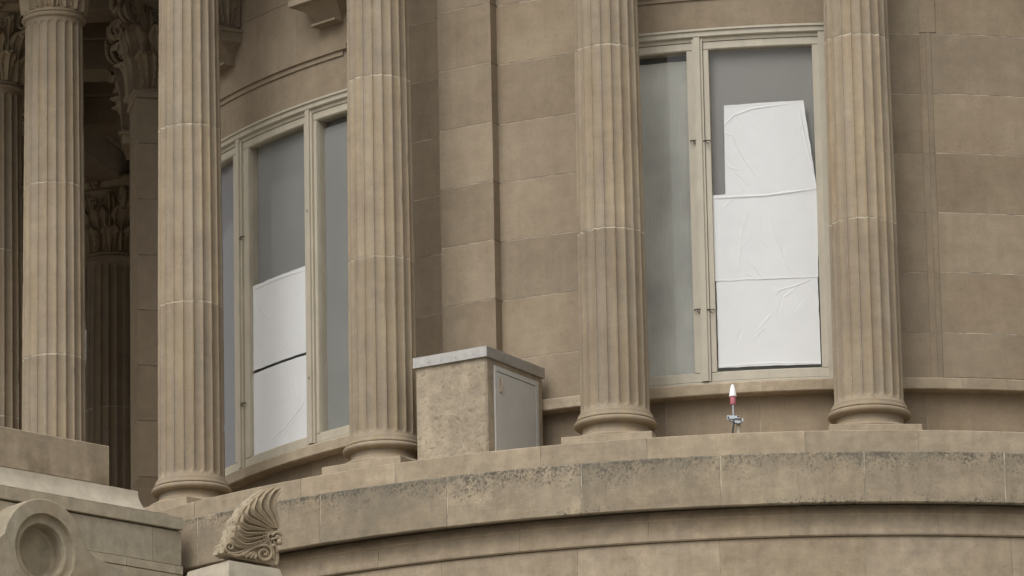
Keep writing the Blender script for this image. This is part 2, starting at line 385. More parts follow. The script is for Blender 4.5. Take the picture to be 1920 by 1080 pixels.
# radial pilasters
mb = MB()
for z0, z1 in zip(ZC[:-1], ZC[1:]): wall_patch(mb, -.5218, -.4357, z0, z1, 7.635, th=.3)
arc_solid(mb, [(7.2, 14.83), (7.633, 14.83), (7.633, 21.2), (7.2, 21.2)], -.5218+.0015, -.4357-.0015, CW, .03, .5, 1.)
mb.build('pilaster', M['wall'], wall)
AR = 7.815; AA, AB = -1.366, -1.286
mb = MB()
for z0, z1 in zip(ZC[:-1], ZC[1:]):
    if z1 > 21: continue
    z1 = min(z1, 19.72)
    if z0 < 19.7: wall_patch(mb, AA, AB, z0, z1, AR, th=.6)
wall_patch(mb, AA, AB, 13.97, 14.825, AR+.02, th=.6)
arc_solid(mb, [(7.2, 13.97), (AR-.002, 13.97), (AR-.002, 19.72), (7.2, 19.72)], AA+.0015, AB-.0015, CW, .03, .5, 1.)
arc_solid(mb, [(7.2, 19.715), (AR+.012, 19.715), (AR+.03, 19.75), (AR+.012, 19.785), (7.2, 19.785)], AA-.004, AB+.004, CW, .03, .7)
anta = mb.build('pilaster', M['wall'], wall)
# recessed base below the sill, and the sill
mb = MB()
jj = regular([-.60, -.405, -.2, -.068, .033, .165], .2, -2.4, 1.1)
for a, b_ in zip(jj[:-1], jj[1:]): wall_patch(mb, a, b_, 13.966, 14.70, 7.40)
arc_solid(mb, [(7.0, 13.966), (7.398, 13.966), (7.398, 14.70), (7.0, 14.70)], -2.4, 1.15, CW, .03, .5, 1.)
mb.build('base_course', M['wall'], wall)
mb = MB()
js = regular([-.83, -.47, -.218, -.062, .04, .21], .25, -1.6, 1.1)
ring_course(mb, [(7.1, 14.69), (7.565, 14.69), (7.575, 14.70), (7.575, 14.80), (7.56, 14.815), (7.1, 14.823)], js, CW, .004, .0015, .004)
arc_solid(mb, [(7.1, 14.688), (7.72, 14.688), (7.72, 14.812), (7.70, 14.824), (7.1, 14.824)], -.5265, -.431, CW, .02, .5)
mb.build('sill', M['step'], wall)

# corbels under the wall capitals
def corbel(th, parent, name='corbel'):
    c = Vector(pol(CW, 7.5, th, 0)); n = Vector((math.sin(th), -math.cos(th), 0)); t = Vector((math.cos(th), math.sin(th), 0))
    mb = MB(); N = 10; vs = []
    for i in range(N+1):
        u = i/N; hw = .175+.10*(1-math.cos(u*math.pi/2))*1.2; out_ = .075+.20*(1-math.cos(u*math.pi/2)); z = 19.41+.20*u
        for a, b_ in ((-hw, -.05), (-hw, out_), (hw, out_), (hw, -.05)): vs.append(c+t*a+n*b_+Vector((0, 0, z)))
    fs = [[i*4+k, i*4+(k+1) % 4, (i+1)*4+(k+1) % 4, (i+1)*4+k] for i in range(N) for k in range(4)]+[[3, 2, 1, 0], [N*4, N*4+1, N*4+2, N*4+3]]
    mb.add(vs, fs, .5)
    rot = Matrix((t, n, Vector((0, 0, 1)))).transposed()
    mb.box(c+n*.06+Vector((0, 0, 19.403)), (.38, .25, .026), rot, .6, bev=.004)
    mb.box(c+n*.15+Vector((0, 0, 19.665)), (.70, .42, .11), rot, .7, bev=.006)
    mb.box(c+n*.17+Vector((0, 0, 19.735)), (.735, .46, .035), rot, .6, bev=.006)
    return mb.build(name, M['wall'], parent), c, n, t
for th in (-.725, -.985, -1.52): corbel(th, wall)

# ------------------------------------------------------------ capitals
def capital(parent, cx, cy_, z0, rot, half_sq=None, r0=.315, H=.97, mats=None, nl=8, sub=True):
    """Corinthian capital: bell, two rows of leaves, corner volutes, abacus"""
    mt = mats or M['carved']
    def rad(a, r):
        if half_sq is None: return r
        q = max(abs(math.cos(a)), abs(math.sin(a))); return r/q**.85
    def P(r, a, z): 
        rr = rad(a, r); return (cx+rr*math.cos(a+rot), cy_+rr*math.sin(a+rot), z0+z)
    mb = MB(); n = 48
    prof = [(r0, 0), (r0+.03, .015), (r0+.035, .035), (r0+.015, .055), (r0-.005, .07), (r0, .3*H), (r0+.03, .6*H), (r0+.09, .8*H), (r0+.12, .86*H)]
    vs = [P(r, 2*math.pi*k/n, z) for r, z in prof for k in range(n)]
    fs = [[i*n+k, i*n+(k+1) % n, (i+1)*n+(k+1) % n, (i+1)*n+k] for i in range(len(prof)-1) for k in range(n)]
    mb.add(vs, fs, .5)
    bell = mb.build('capital', mt, parent)
    lv = MB()
    def leaf(a0, h, w, curl, zb, base):
        U, Vn = 22, 8; vs = []
        for i in range(U+1):
            u = i/U
            lobe = .80+.20*abs(math.sin(u*math.pi*4.5))
            hw = w*(.62+.5*math.sin(u*math.pi*.75))*lobe*(1 if u < .85 else (1-u)/.15*.75+.25)
            zz = h*(u if u < .85 else .85+.15*math.sin((u-.85)/.15*2.2)*.8-.0*(u-.85))
            if u > .93: zz -= (u-.93)*h*1.3
            ro = base+.025+.05*u+curl*max(0, (u-.45)/.55)**2.2
            for j in range(-Vn, Vn+1):
                v = j/Vn
                rib = .016*math.cos(v*math.pi*3.0)*(1-.4*u) - .03*v*v + .022*max(0, 1-abs(v)*7)
                da = math.atan2(v*hw, base+.05)
                z_ = zb+zz - .03*abs(v)*abs(math.sin(u*math.pi*4.5))*(u > .1)
                vs.append(P(ro+rib, a0+da, z_))
        q = 2*Vn+1
        lv.add(vs, [[i*q+j, i*q+j+1, (i+1)*q+j+1, (i+1)*q+j] for i in range(U) for j in range(q-1)], rnd())
    for k in range(nl): leaf(2*math.pi*(k+.5)/nl, .36*H, .115, .10, .05, r0)
    for k in range(nl): leaf(2*math.pi*k/nl, .62*H, .125, .13, .05, r0-.005)
    for k in range(nl): leaf(2*math.pi*(k+.5)/nl, .74*H, .07, .11, .12, r0)
    lv.build('acanthus_leaves', mt, bell if sub else parent)
    vm_ = MB()
    for k in range(4):
        a = math.pi/4+k*math.pi/2
        for sgn in (-1, 1):
            pts = []; rr = []
            R0 = (r0+.20)*(1.0 if half_sq is None else .86); zc = .76*H
            for i in range(46):
                s = i/45; an = -math.pi*.5+s*math.pi*3.6; ra = .115*(1-s)**.8+.012
                pts.append((R0-.02+ra*math.cos(an)*1.0, zc+ra*math.sin(an)))
                rr.append(.030*(1-.45*s))
            stem = [(r0+.05, .42*H), (r0+.07, .55*H), (r0+.10, .64*H)]
            pts = stem+pts; rr = [.016, .02, .025]+rr
            P3 = [P(p[0], a+sgn*.07, p[1]) for p in pts]
            vm_.tube(P3, rr, 6, tone=rnd())
        b0 = k*math.pi/2
        for sgn in (-1, 1):
            pts = []
            for i in range(30):
                s = i/29; an = -math.pi/2+s*math.pi*3; ra = .055*(1-s)+.01
                lat = sgn*(.075-ra*math.cos(an)); z = .72*H+ra*math.sin(an)
                pts.append(P(r0+.10, b0+lat/(r0+.1), z))
            vm_.tube(pts, .014, 6, tone=rnd())
        for q in range(7):
            an = q*2*math.pi/6; c_ = P(r0+.235, b0+(.05*math.cos(an) if q else 0)/(r0+.2), .915*H+(.05*math.sin(an) if q else 0))
            vm_.sphere(c_, .032, 6)
    vm_.build('volute', mt, bell if sub else parent)
    mb = MB(); n = 64; vs = []
    for r_, z in ((.0, .87), (.03, .87), (.035, .90), (.06, .935), (.065, .96), (.085, .965), (.085, 1.0)):
        for k in range(n):
            a = 2*math.pi*k/n; aa = (a % (math.pi/2))-math.pi/4
            base = (r0+.13)/max(abs(math.cos(a)), abs(math.sin(a)))
            corner = max(0, 1-abs(aa)/.10)
            conc = (r0+.14)+.17*(1-abs(aa)/(math.pi/4))**1.8
            rr = conc-.03*corner+r_
            vs.append((cx+rr*math.cos(a+rot), cy_+rr*math.sin(a+rot), z0+z*H))
    fs = [[i*n+k, i*n+(k+1) % n, (i+1)*n+(k+1) % n, (i+1)*n+k] for i in range(6) for k in range(n)]+[list(range(n))[::-1], [6*n+k for k in range(n)]]
    mb.add(vs, fs, .6); mb.build('abacus', mt, bell if sub else parent)
    return bell

for th in (-.725, -.985, -1.52):
    x, y, _ = pol(CW, 7.5, th, 0); capital(wall, x+.05*math.sin(th), y-.05*math.cos(th), 19.75, th, half_sq=1, r0=.27, H=1.4 if False else 1.25, mats=M['wall'])
x, y, _ = pol(CW, 7.54, (AA+AB)/2, 0)
capital(wall, x, y, 19.785, (AA+AB)/2, half_sq=1, r0=.27, H=1.25, mats=M['wall'])

# ------------------------------------------------------------ windows
ZG0, ZG1 = 14.965, 18.435
def window(t0, t1, lights, label, blinds, hooks):
    """lights: glass edges (a, b) on the frame ring"""
    mb = MB(); rf = 7.44
    zt, zb = 18.65, 14.822
    # outer frame: head, sill rail, jambs
    arc_solid(mb, [(7.25, zt-.085), (rf+.045, zt-.085), (rf+.055, zt-.075), (rf+.055, zt-.03), (rf+.075, zt-.022), (rf+.075, zt), (7.25, zt)], t0, t1, CW, .01)
    arc_solid(mb, [(7.25, zt-.125), (rf+.015, zt-.125), (rf+.022, zt-.085), (7.25, zt-.085)], t0, t1, CW, .01)
    arc_solid(mb, [(7.25, zb), (rf+.03, zb), (rf+.03, zb+.028), (rf+.01, zb+.04), (7.25, zb+.04)], t0, t1, CW, .01)
    for a, b_ in ((t0, t0+.0115), (t1-.0115, t1)):
        arc_solid(mb, [(7.25, zb), (rf+.045, zb), (rf+.045, zt-.085), (7.25, zt-.085)], a, b_, CW, .01)
    fo = mb.build('window', M['frame'], wall); fo['label'] = label
    mb = MB()
    for (a, b_), (c_, d_) in zip(lights[:-1], lights[1:]):
        mid = (b_+c_)/2
        arc_solid(mb, [(7.25, zb+.04), (rf+.05, zb+.04), (rf+.05, zt-.085), (7.25, zt-.085)], mid-.0042, mid+.0042, CW, .004)
        arc_solid(mb, [(7.25, zb+.04), (rf+.028, zb+.04), (rf+.028, zt-.085), (7.25, zt-.085)], mid-.0075, mid+.0075, CW, .004)
    mb.build('mullion', M['frame'], fo)
    for i, (a, b_) in enumerate(lights):
        ma = t0+.0115 if i == 0 else (lights[i-1][1]+a)/2+.0080
        mb_ = t1-.0115 if i == len(lights)-1 else (b_+lights[i+1][0])/2-.0080
        s = MB(); r1 = rf+.004
        arc_solid(s, [(7.28, zb+.045), (r1, zb+.045), (r1, ZG0-.012), (r1-.012, ZG0), (7.28, ZG0)], ma, mb_, CW, .01)
        arc_solid(s, [(7.28, ZG1), (r1-.012, ZG1), (r1, ZG1+.012), (r1, zt-.130), (7.28, zt-.130)], ma, mb_, CW, .01)
        for p, q in ((ma, a), (b_, mb_)):
            arc_solid(s, [(7.28, ZG0), (r1, ZG0), (r1, ZG1), (7.28, ZG1)], p, q, CW, .01)
            e1 = (q-.0013, q+.0004) if q == a else (p-.0004, p+.0013)
            arc_solid(s, [(7.28, ZG0+.002), (r1-.010, ZG0+.002), (r1-.010, ZG1-.002), (7.28, ZG1-.002)], *e1, CW, .01)
        s.build('sash', M['frame'], fo)
        gm = MB(); arc_solid(gm, [(7.392, ZG0-.01), (7.398, ZG0-.01), (7.398, ZG1+.01), (7.392, ZG1+.01)], a-.004, b_+.004, CW, .01)
        gm.build('glass_pane', M['glass'], fo)
        kind = blinds[i]; bm_ = MB(); zt_ = ZG1+.01 if kind in ('blind', 'blind_warm', 'blind_blue') and i != 2 else ZG1-.075
        if kind == 'curtain':
            n = int((b_-a+.01)/.0011); vs = []
            for k in range(n+1):
                t = a-.005+(b_-a+.01)*k/n; rr = 7.345+.0012*math.sin(k*1.3)+.003*noise.noise(Vector((t*60, 0, 0)))
                vs += [pol(CW, rr, t, ZG0-.02), pol(CW, rr, t, zt_+.012*noise.noise(Vector((t*30, 5, 0))))]
            bm_.add(vs, [[2*k, 2*k+2, 2*k+3, 2*k+1] for k in range(n)])
        else:
            arc_solid(bm_, [(7.325, ZG0-.02), (7.33, ZG0-.02), (7.33, zt_), (7.325, zt_)], a-.006, b_+.006, CW, .01)
        bm_.build('window_blind', M[kind], fo)
    for th, z in hooks:
        hb = MB()
        c_ = Vector(pol(CW, rf+.012, th, z)); n = Vector((math.sin(th), -math.cos(th), 0)); t = Vector((math.cos(th), math.sin(th), 0)); U_ = Vector((0, 0, 1))
        hb.tube([c_-t*.035, c_-t*.03+n*.02, c_+n*.03, c_+t*.032+n*.022, c_+t*.036], .0065, 6)
        hb.tube([c_+n*.028, c_+n*.045-U_*.018, c_+n*.04+t*.012-U_*.034, c_+n*.02+t*.02-U_*.03], .005, 6)
        hb.build('latch', M['hook'], fo)
    return fo
window(-1.168, -.5925, [(-1.15, -.992), (-.946, -.8035), (-.7755, -.625)], 'three light window with two white sheets behind its middle pane', ['blind_blue', 'blind', 'blind'],
       [(-.962, 17.448), (-.962, 15.576), (-.7905, 17.457), (-.7905, 15.604)])
window(-.3128, .0405, [(-.298, -.1560), (-.1255, .0208)], 'two light window with three white sheets and a ribbed curtain', ['curtain', 'blind_warm'],
       [(-.1488, 17.452), (-.1305, 17.441), (-.1495, 15.634), (-.1315, 15.623)])
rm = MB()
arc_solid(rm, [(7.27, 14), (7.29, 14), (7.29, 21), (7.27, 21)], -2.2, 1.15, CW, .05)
rm.build('dim_room_sheet', M['dark'], wall)  # backing sheet close behind the panes, its dark colour stands in for room shade

# ------------------------------------------------------------ paper sheets on the glass
def sheet(corners, creases, label, r=7.41, folds=(), seed=0):
    """corners TL, TR, BR, BL as (angle, z); creases: polylines in (u, v) with height and width"""
    NU, NV = 130, 130; vs = []
    rn = random.Random(seed)
    auto = []
    for k in range(9):
        x0, y0 = rn.random(), rn.random(); an = rn.choice((1.2, 1.9, 1.5, 1.0))+rn.uniform(-.4, .4); L = rn.uniform(.08, .3)
        auto.append(([(x0, y0), (x0+L*math.cos(an), y0+L*math.sin(an))], rn.uniform(.0015, .003)*rn.choice((-1, 1)), rn.uniform(.006, .014)))
    cr = [(p_, h_*1.7, w_*.48) for p_, h_, w_ in list(creases)+auto]
    def dist(u, v, pl_):
        best = 9; bt = 0; n = len(pl_)-1
        for i, ((x0, y0), (x1, y1)) in enumerate(zip(pl_[:-1], pl_[1:])):
            dx, dy = x1-x0, y1-y0; t = max(0, min(1, ((u-x0)*dx+(v-y0)*dy)/(dx*dx+dy*dy+1e-9)))
            d = math.hypot(u-x0-t*dx, v-y0-t*dy)
            if d < best: best = d; bt = (i+t)/n
        return best, bt
    for j in range(NV+1):
        v = j/NV
        for i in range(NU+1):
            u = i/NU
            wob = .006*noise.noise(Vector((u*4+seed, v*4, 1)))
            (a0, z0), (a1, z1), (a2, z2), (a3, z3) = corners
            a = (a0*(1-u)+a1*u)*(1-v)+(a3*(1-u)+a2*u)*v; z = (z0*(1-u)+z1*u)*(1-v)+(z3*(1-u)+z2*u)*v
            edge = min(u, v, 1-u, 1-v)
            if edge < .02: a += .0006*noise.noise(Vector((u*9, v*9, seed+3))); z += .006*noise.noise(Vector((u*8, v*8, seed+9)))
            h = .0022*noise.noise(Vector((u*2.2, v*2.2, seed)))+.0010*noise.noise(Vector((u*9, v*9, seed+5)))
            for pl_, ht, wd in cr:
                d, bt = dist(u, v, pl_)
                if d < wd*3: h += ht*math.exp(-(d/wd)**2)*(1-.6*abs(bt*2-1)**3)
            for side, wd, ht in folds:
                e_ = {'t': v, 'b': 1-v, 'l': u, 'r': 1-u}[side]
                if e_ < wd: h += ht*(1-.5*e_/wd)
            vs.append(pol(CW, r-.0085+min(h, .016)-.001, a, z))
    mb = MB(); q = NU+1; top = len(vs)
    vs2 = [(x-.0006*math.sin(-.1), y+.0008, z) for x, y, z in vs]
    fs = [[j*q+i, (j+1)*q+i, (j+1)*q+i+1, j*q+i+1] for j in range(NV) for i in range(NU)]
    mb.add(vs, fs); o = mb.build('paper_sheet', M['paper'], None, sharp=180)
    return tag(o, label, 'sheet', 'white sheets covering the window panes')
sheet([(-.1060, 17.828), (.0062, 17.843), (.0215, 16.86), (-.1073, 16.853)],
      [([(0, .22), (.12, .12), (.35, .06), (.8, .03)], .006, .010), ([(.02, .55), (.10, .75), (.25, .92)], -.004, .008), ([(.10, .25), (.13, .42), (.22, .60), (.36, .82)], .005, .010),
       ([(.0, .30), (.10, .34), (.13, .42)], .004, .008), ([(.93, .1), (.95, .4), (.985, .8)], .006, .012), ([(.0, .62), (.06, .70), (.17, .72)], .004, .008), ([(.36, .82), (.41, .98)], .004, .007)],
      'crooked white sheet at top of the three in the right window', folds=(('t', .03, .002), ('r', .03, .003)), seed=1, r=7.4135)
sheet([(-.1262, 16.865), (.0220, 16.882), (.0190, 15.929), (-.1262, 15.936)],
      [([(.54, .22), (.56, .40), (.63, .62), (.68, .8), (.73, .98)], .005, .009), ([(.64, .50), (.67, .62), (.66, .72)], -.004, .008), ([(.34, .2), (.27, .5), (.23, .9)], .004, .009),
       ([(.34, .78), (.40, .88), (.46, .98)], .005, .007), ([(.30, .92), (.38, .97)], .004, .006), ([(0, .035), (.5, .05), (1, .0)], .006, .018), ([(.02, .05), (.03, .5), (.02, 1)], .005, .010)],
      'white sheet in the middle of the three in the right window, creased down its centre', folds=(('t', .05, .003), ('l', .035, .003), ('b', .02, .002)), seed=2, r=7.4165)
sheet([(-.1237, 15.941), (.0182, 15.938), (.0190, 15.005), (-.1237, 15.012)],
      [([(.95, .02), (.80, .09), (.62, .14), (.58, .19)], .005, .008), ([(.80, .09), (.72, .18), (.66, .22)], .004, .007), ([(.0, .985), (.5, .97), (1, .985)], .004, .012)],
      'white sheet at the bottom of the three in the right window', folds=(('b', .025, .002),), seed=3, r=7.4140)
sheet([(-.9445, 16.867), (-.8035, 16.867), (-.8035, 15.91), (-.9455, 15.918)],
      [([(0, .04), (.5, .03), (1, .05)], .004, .012), ([(.05, .1), (.04, .6)], .003, .01)],
      'smooth white sheet, upper of the two in the left window', folds=(('t', .05, .003),), seed=4, r=7.4135)
sheet([(-.9485, 15.885), (-.8040, 15.882), (-.8045, 14.96), (-.9475, 14.945)],
      [([(.35, .86), (.6, .78), (.85, .62), (.98, .48)], .005, .008), ([(.55, .9), (.8, .72)], -.004, .008), ([(.75, .25), (.8, .5)], .003, .01), ([(.9, .3), (.85, .55)], .003, .008)],
      'white sheet wrinkled at its lower corner, lower of the two in the left window', seed=5, r=7.4135)

# ------------------------------------------------------------ fluted columns (local z = 0 at top of plinth)
ZB = 14.11; NF = 20
JZ = [16.317-ZB, 18.284-ZB, 14.36-ZB+.0]
SH0, SH1 = .287, 6.10
def shaft_mesh(parent):
    PH = [0, .05, .062, .085, .13, .20, .29, .39, .5, .61, .71, .80, .87, .915, .938, .95]; per = len(PH); n = NF*per
    zs = []
    z = SH0
    while z < SH1:
        zs.append(z); 
        z += .012 if (z < SH0+.16 or z > SH1-.14) else .045
    for j in JZ[:2]: zs = [q for q in zs if abs(q-j) > .03]+[j-.028, j-.006, j-.0035, j+.0035, j+.006, j+.028]
    zs = sorted(zs)+[SH1]
    def rad(z):
        u = (z-SH0)/(SH1-SH0)
        r = .356-.037*u**1.6
        if z < SH0+.06: r += .028*(1-(z-SH0)/.06)**2
        if z > SH1-.05: r += .012*(1-(SH1-z)/.05)**2
        return r
    mb = MB(); vs = []
    rn = random.Random(3)
    for z in zs:
        r = rad(z); fw_ = 2*math.pi*r/NF*.90; dep = fw_*.235
        for k in range(n):
            ph = PH[k % per]; a = 2*math.pi*(k//per+ph)/NF            # 0 at the fillet
            x = (abs(ph-.5)*2)                                # 0 in the middle of the flute
            xx = x/.90; sdw = 0
            e0 = z-(SH0+.045); e1 = (SH1-.055)-z; hw = fw_*.5
            def endf(e_):
                if e_ <= 0: return 0.
                if e_ >= hw: return 1.
                return math.sqrt(max(0, 1-(1-e_/hw)**2))
            lim = min(endf(e0), endf(e1))
            s = max(0, 1-(xx/lim)**2) if lim > .02 else 0
            dd = dep*math.sqrt(s)*math.sqrt(lim) if s > 0 else 0
            zz = z; inset = 0
            for j in JZ[:2]:
                if abs(z-j) < .02:
                    zz = z+.007*noise.noise(Vector((math.cos(a)*9, math.sin(a)*9, j)))+.004*noise.noise(Vector((math.cos(a)*31, math.sin(a)*31, j)))
                    if abs(z-j) < .004: inset = .0015
                    elif abs(z-j) < .01: inset = -.0005+.006*max(0, noise.noise(Vector((math.cos(a)*14, math.sin(a)*14, j+z*90))))
            rr = r-dd-inset+.0006*noise.noise(Vector((math.cos(a)*6, math.sin(a)*6, z*2)))
            if x > .85:
                q_ = Vector((math.cos(a)*7, math.sin(a)*7, z*5)); ch = noise.noise(q_)+.5*noise.noise(q_*3)
                rr -= .0055*max(0, ch-.28)*3+.0012*max(0, noise.noise(q_*5))
            vs.append((rr*math.cos(a), rr*math.sin(a), zz))
    fs = []; mo = []; tn = []
    for i in range(len(zs)-1):
        zm = (zs[i]+zs[i+1])/2
        jm = 0.
        for j in JZ[:2]:
            if abs(zm-j) < .0062: jm = .75
        for k in range(n):
            fs.append([i*n+k, i*n+(k+1) % n, (i+1)*n+(k+1) % n, (i+1)*n+k]); mo.append(jm)
            tn.append(.30 if zm < JZ[0] else .85 if zm < JZ[1] else .42)
    mb.add(vs, fs, .5, mo); mb.t = tn
    return mb.build('shaft', M['column'], parent, sharp=40)
def make_column(name, label, group):
    t = thing(name, label, 'column', group=group)
    shaft_mesh(t)
    mb = MB()
    pr = [(.30, -.02), (.455, -.02), (.464, .0), (.464, .014), (.452, .028), (.430, .040), (.405, .050), (.390, .056), (.372, .062), (.370, .072), (.358, .085), (.348, .105), (.345, .150)]
    for i in range(11): a = -math.pi/2+math.pi*i/10; pr.append((.376+.052*max(0, math.cos(a))**.8, .190+.034*math.sin(a)))
    pr += [(.402, .225), (.405, .229), (.405, .240), (.396, .248), (.390, .262), (.386, .275), (.384, .287), (.3, .292)]
    mb.lathe(pr, 96); mb.build('base', M['column'], t, sharp=30)
    mb = MB(); mb.box((0, 0, -.066), (.945, .945, .130), tone=.6, bev=.006); mb.build('plinth', M['step'], t, sharp=30)
    mb = MB(); pr = [(.31, SH1-.005), (.333, SH1-.005)]
    for i in range(9): a = -math.pi/2+math.pi*i/8; pr.append((.333+.026*math.cos(a), SH1+.022+.026*math.sin(a)))
    pr += [(.325, SH1+.05), (.31, SH1+.06)]
    mb.lathe(pr, 96); mb.build('astragal', M['column'], t, sharp=30)
    capital(t, 0, 0, SH1+.045, math.pi/4+math.pi/4, r0=.305, H=.97)
    return t
LBL = ['fluted stone column just right of the two light window', 'fluted stone column just left of the two light window and right of the concrete box', 'fluted stone column whose base touches the concrete box',
       'fluted stone column just left of the three light window', 'fluted stone column rising behind the flat parapet block, top ring of flutes in view']
first = None
def place(x, y, th, label, group, z=ZB, spin=0):
    global first
    if first is None: o = first = make_column('fluted_column', label, group)
    else: o = copy_tree(first)
    o.location = (x, y, z); o.rotation_euler = (0, 0, th+spin*math.pi/2); o['label'] = label; o['group'] = group
    return o
G1 = 'fluted columns along the curved parapet'
for i, th in enumerate((.1255, -.1714, -.4648, -.7682)):
    place(8.75*math.sin(th), -8.75*math.cos(th), th, LBL[i], G1, spin=i)
place(-7.80, -4.25, -1.07, LBL[4], G1)
for k, th in enumerate((.4225, .7195)):
    place(8.75*math.sin(th), -8.75*math.cos(th), th, 'fluted stone column further round the curve beyond the right edge', G1)
G2 = 'shaded columns deep inside the porch'
place(-8.83, -1.60, -1.38, 'shaded fluted column cut off by the left edge', G2)
place(-9.02, 2.8, -1.6, 'shaded fluted column mostly hidden behind the column by the left edge', G2)
place(-8.335, 5.9, -1.9, 'shaded fluted column with its whole leafy capital showing in the porch', G2)

# ------------------------------------------------------------ entablature, ceiling and roof
ent = thing('entablature', 'stone beams and coffered ceiling carried by the columns', 'entablature')
ZT = 21.17
mb = MB()
arc_solid(mb, [(8.42, ZT), (9.08, ZT), (9.08, ZT+.35), (9.12, ZT+.36), (9.12, ZT+.75), (9.16, ZT+.77), (9.16, 22.3), (9.75, 22.5), (9.9, 22.7), (9.9, 23), (8.42, 23)], -1.12, 1.15, (0, 0), .02)
mb.build('architrave', M['wall'], ent)
mb = MB()
arc_solid(mb, [(7.45, 21.75), (8.45, 21.75), (8.45, 21.85), (7.45, 21.85)], -1.35, 1.15, (0, 0), .03)
arc_solid(mb, [(7.2, 21.19), (7.62, 21.19), (7.62, 21.55), (7.72, 21.75), (7.2, 21.75)], -2.4, 1.15, CW, .03)
mb.box((-12, 3.0, 21.98), (13, 19, .12)); mb.box((0, 0, 23.1), (24, 24, .2)) if False else None
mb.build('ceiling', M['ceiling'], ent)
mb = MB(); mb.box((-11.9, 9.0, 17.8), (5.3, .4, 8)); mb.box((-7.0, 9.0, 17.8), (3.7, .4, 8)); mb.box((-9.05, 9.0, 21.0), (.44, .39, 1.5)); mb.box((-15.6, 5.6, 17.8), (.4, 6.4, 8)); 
mb.build('porch_light_block', M['ceiling'], ent)  # back and side panels added to keep sky light out of the porch
mb = MB()
arc_solid(mb, [(0.1, 23.0), (9.9, 23.0), (9.9, 23.1), (.1, 23.2)], -math.pi, 1.2, (0, 0), .05)
mb.build('roof', M['lower'], ent)
mb = MB()
def beam(p, q, wd=.55, z0=ZT, h=.75):
    p, q = Vector((*p, 0)), Vector((*q, 0)); d = (q-p); L = d.length; d.normalize(); n = Vector((-d.y, d.x, 0))
    rot = Matrix((d, n, Vector((0, 0, 1)))).transposed(); c = (p+q)/2
    mb.box(c+Vector((0, 0, z0+h*.25)), (L, wd, h*.5), rot, rnd(), bev=.01)
    mb.box(c+Vector((0, 0, z0+h*.75)), (L, wd+.09, h*.5-.004), rot, rnd(), bev=.02)
beam((-7.75, -4.3), (-8.83, -1.6)); beam((-8.83, -1.6), (-9.02, 2.8)); beam((-9.02, 2.8), (-8.3, 5.9)); beam((-8.83, -1.45), (-7.2, -1.45), .5, ZT+.004, .74)
beam((-15, -1.4), (-9.0, -1.4), .5, ZT+.006, .74); beam((-15, .9), (-7.2, .9), .5, ZT+.008, .73); beam((-15, 3.2), (-7.0, 3.2), .5, ZT+.01, .72); beam((-15, 5.8), (-7.0, 5.8), .5, ZT+.012, .72)
beam((-15, -4.4), (-7.8, -4.35), .6, ZT+.003, .76)
mb.build('ceiling_beam', M['wall'], ent)

# ------------------------------------------------------------ portico wall, lower left (plane at 45 degrees)
PC = Vector((-5.972, -8.159, 0)); SD = Vector((-.7071, -.7071, 0)); ND = Vector((.7071, -.7071, 0))
ROT = Matrix((-SD, -ND, Vector((0, 0, 1)))).transposed()      # local x = towards far right, y = into wall
def L(s, off, z): return PC+SD*s+ND*off+Vector((0, 0, z))
por = thing('portico_wall', 'angled stone wall with round recess and sloped coping at lower left', 'wall')
def slab(mb, s0, s1, z0, z1, off, depth=.5, bev=.005, gap=.006, tone=None):
    mb.box(L((s0+s1)/2, off-depth/2, (z0+z1)/2), (s1-s0-gap, depth, z1-z0-gap), ROT, rnd() if tone is None else tone, bev=bev)
mb = MB()
for a, b_ in ((.003, .717), (.717, 2.298), (2.298, 4.2), (4.2, 6)): slab(mb, a, b_, 13.458, 13.600, .0)
mb.box(L(3, -.2545, 13.529), (5.97, .5, .128), ROT, .5, 1.); mb.build('string_course', M['portico'], por)
mb = MB()
for a, b_ in ((.003, .378), (.378, 1.75), (1.75, 4), (4, 6)): slab(mb, a, b_, 13.082, 13.450, -.03)
for a, b_ in ((.003, .741), (.741, 2.6), (2.6, 4.5), (4.5, 6)): slab(mb, a, b_, 12.985, 13.078, -.003)
z = 12.985; k = 0
while z > -3.0:
    z0 = max(-3.1, z-.62)
    for a, b_ in ((.003, 1.07+.3*(k % 2)), (1.07+.3*(k % 2), 2.9), (2.9, 4.6), (4.6, 6)): slab(mb, a, b_, z0, z, -.006)
    z = z0; k += 1
slab(mb, .01, 6, -3.1, 13.45, -.045, .5, 0, 0, .2)
mb.build('ashlar', M['portico'], por)
# cove coping
mb = MB()
def extr(mb, prof, s0, s1, n=1, tone=.5, jit=0.):
    m_ = len(prof); vs = []
    for i in range(n+1):
        s = s0+(s1-s0)*i/n
        for o_, z_ in prof:
            vs.append(L(s, o_+(jit*noise.noise(Vector((s*8, o_*8, z_*8))) if jit else 0), z_+(jit*noise.noise(Vector((s*8, z_*8, 9))) if jit else 0)))
    fs = [[i*m_+k, (i+1)*m_+k, (i+1)*m_+(k+1) % m_, i*m_+(k+1) % m_] for i in range(n) for k in range(m_)]+[list(range(m_)), [n*m_+k for k in range(m_)][::-1]]
    mb.add(vs, fs, tone)
cv = [(0.0, 13.598)]
for i in range(1, 13):
    u = i/12; cv.append((-.50*math.sin(u*math.pi/2), 13.604+.335*(1-math.cos(u*math.pi/2))))
cv += [(-.53, 13.945), (-1.1, 13.945), (-1.1, 13.598)]
extr(mb, cv, .20, 6, 60, .6, .002); mb.build('coping', M['coping'], por)
mb = MB(); extr(mb, [(-.535, 13.953), (-.53, 13.96), (-.53, 14.362), (-.54, 14.372), (-1.2, 14.372), (-1.2, 13.953)], .555, 6, 60, .35, .003); mb.build('parapet_block', M['step'], por)
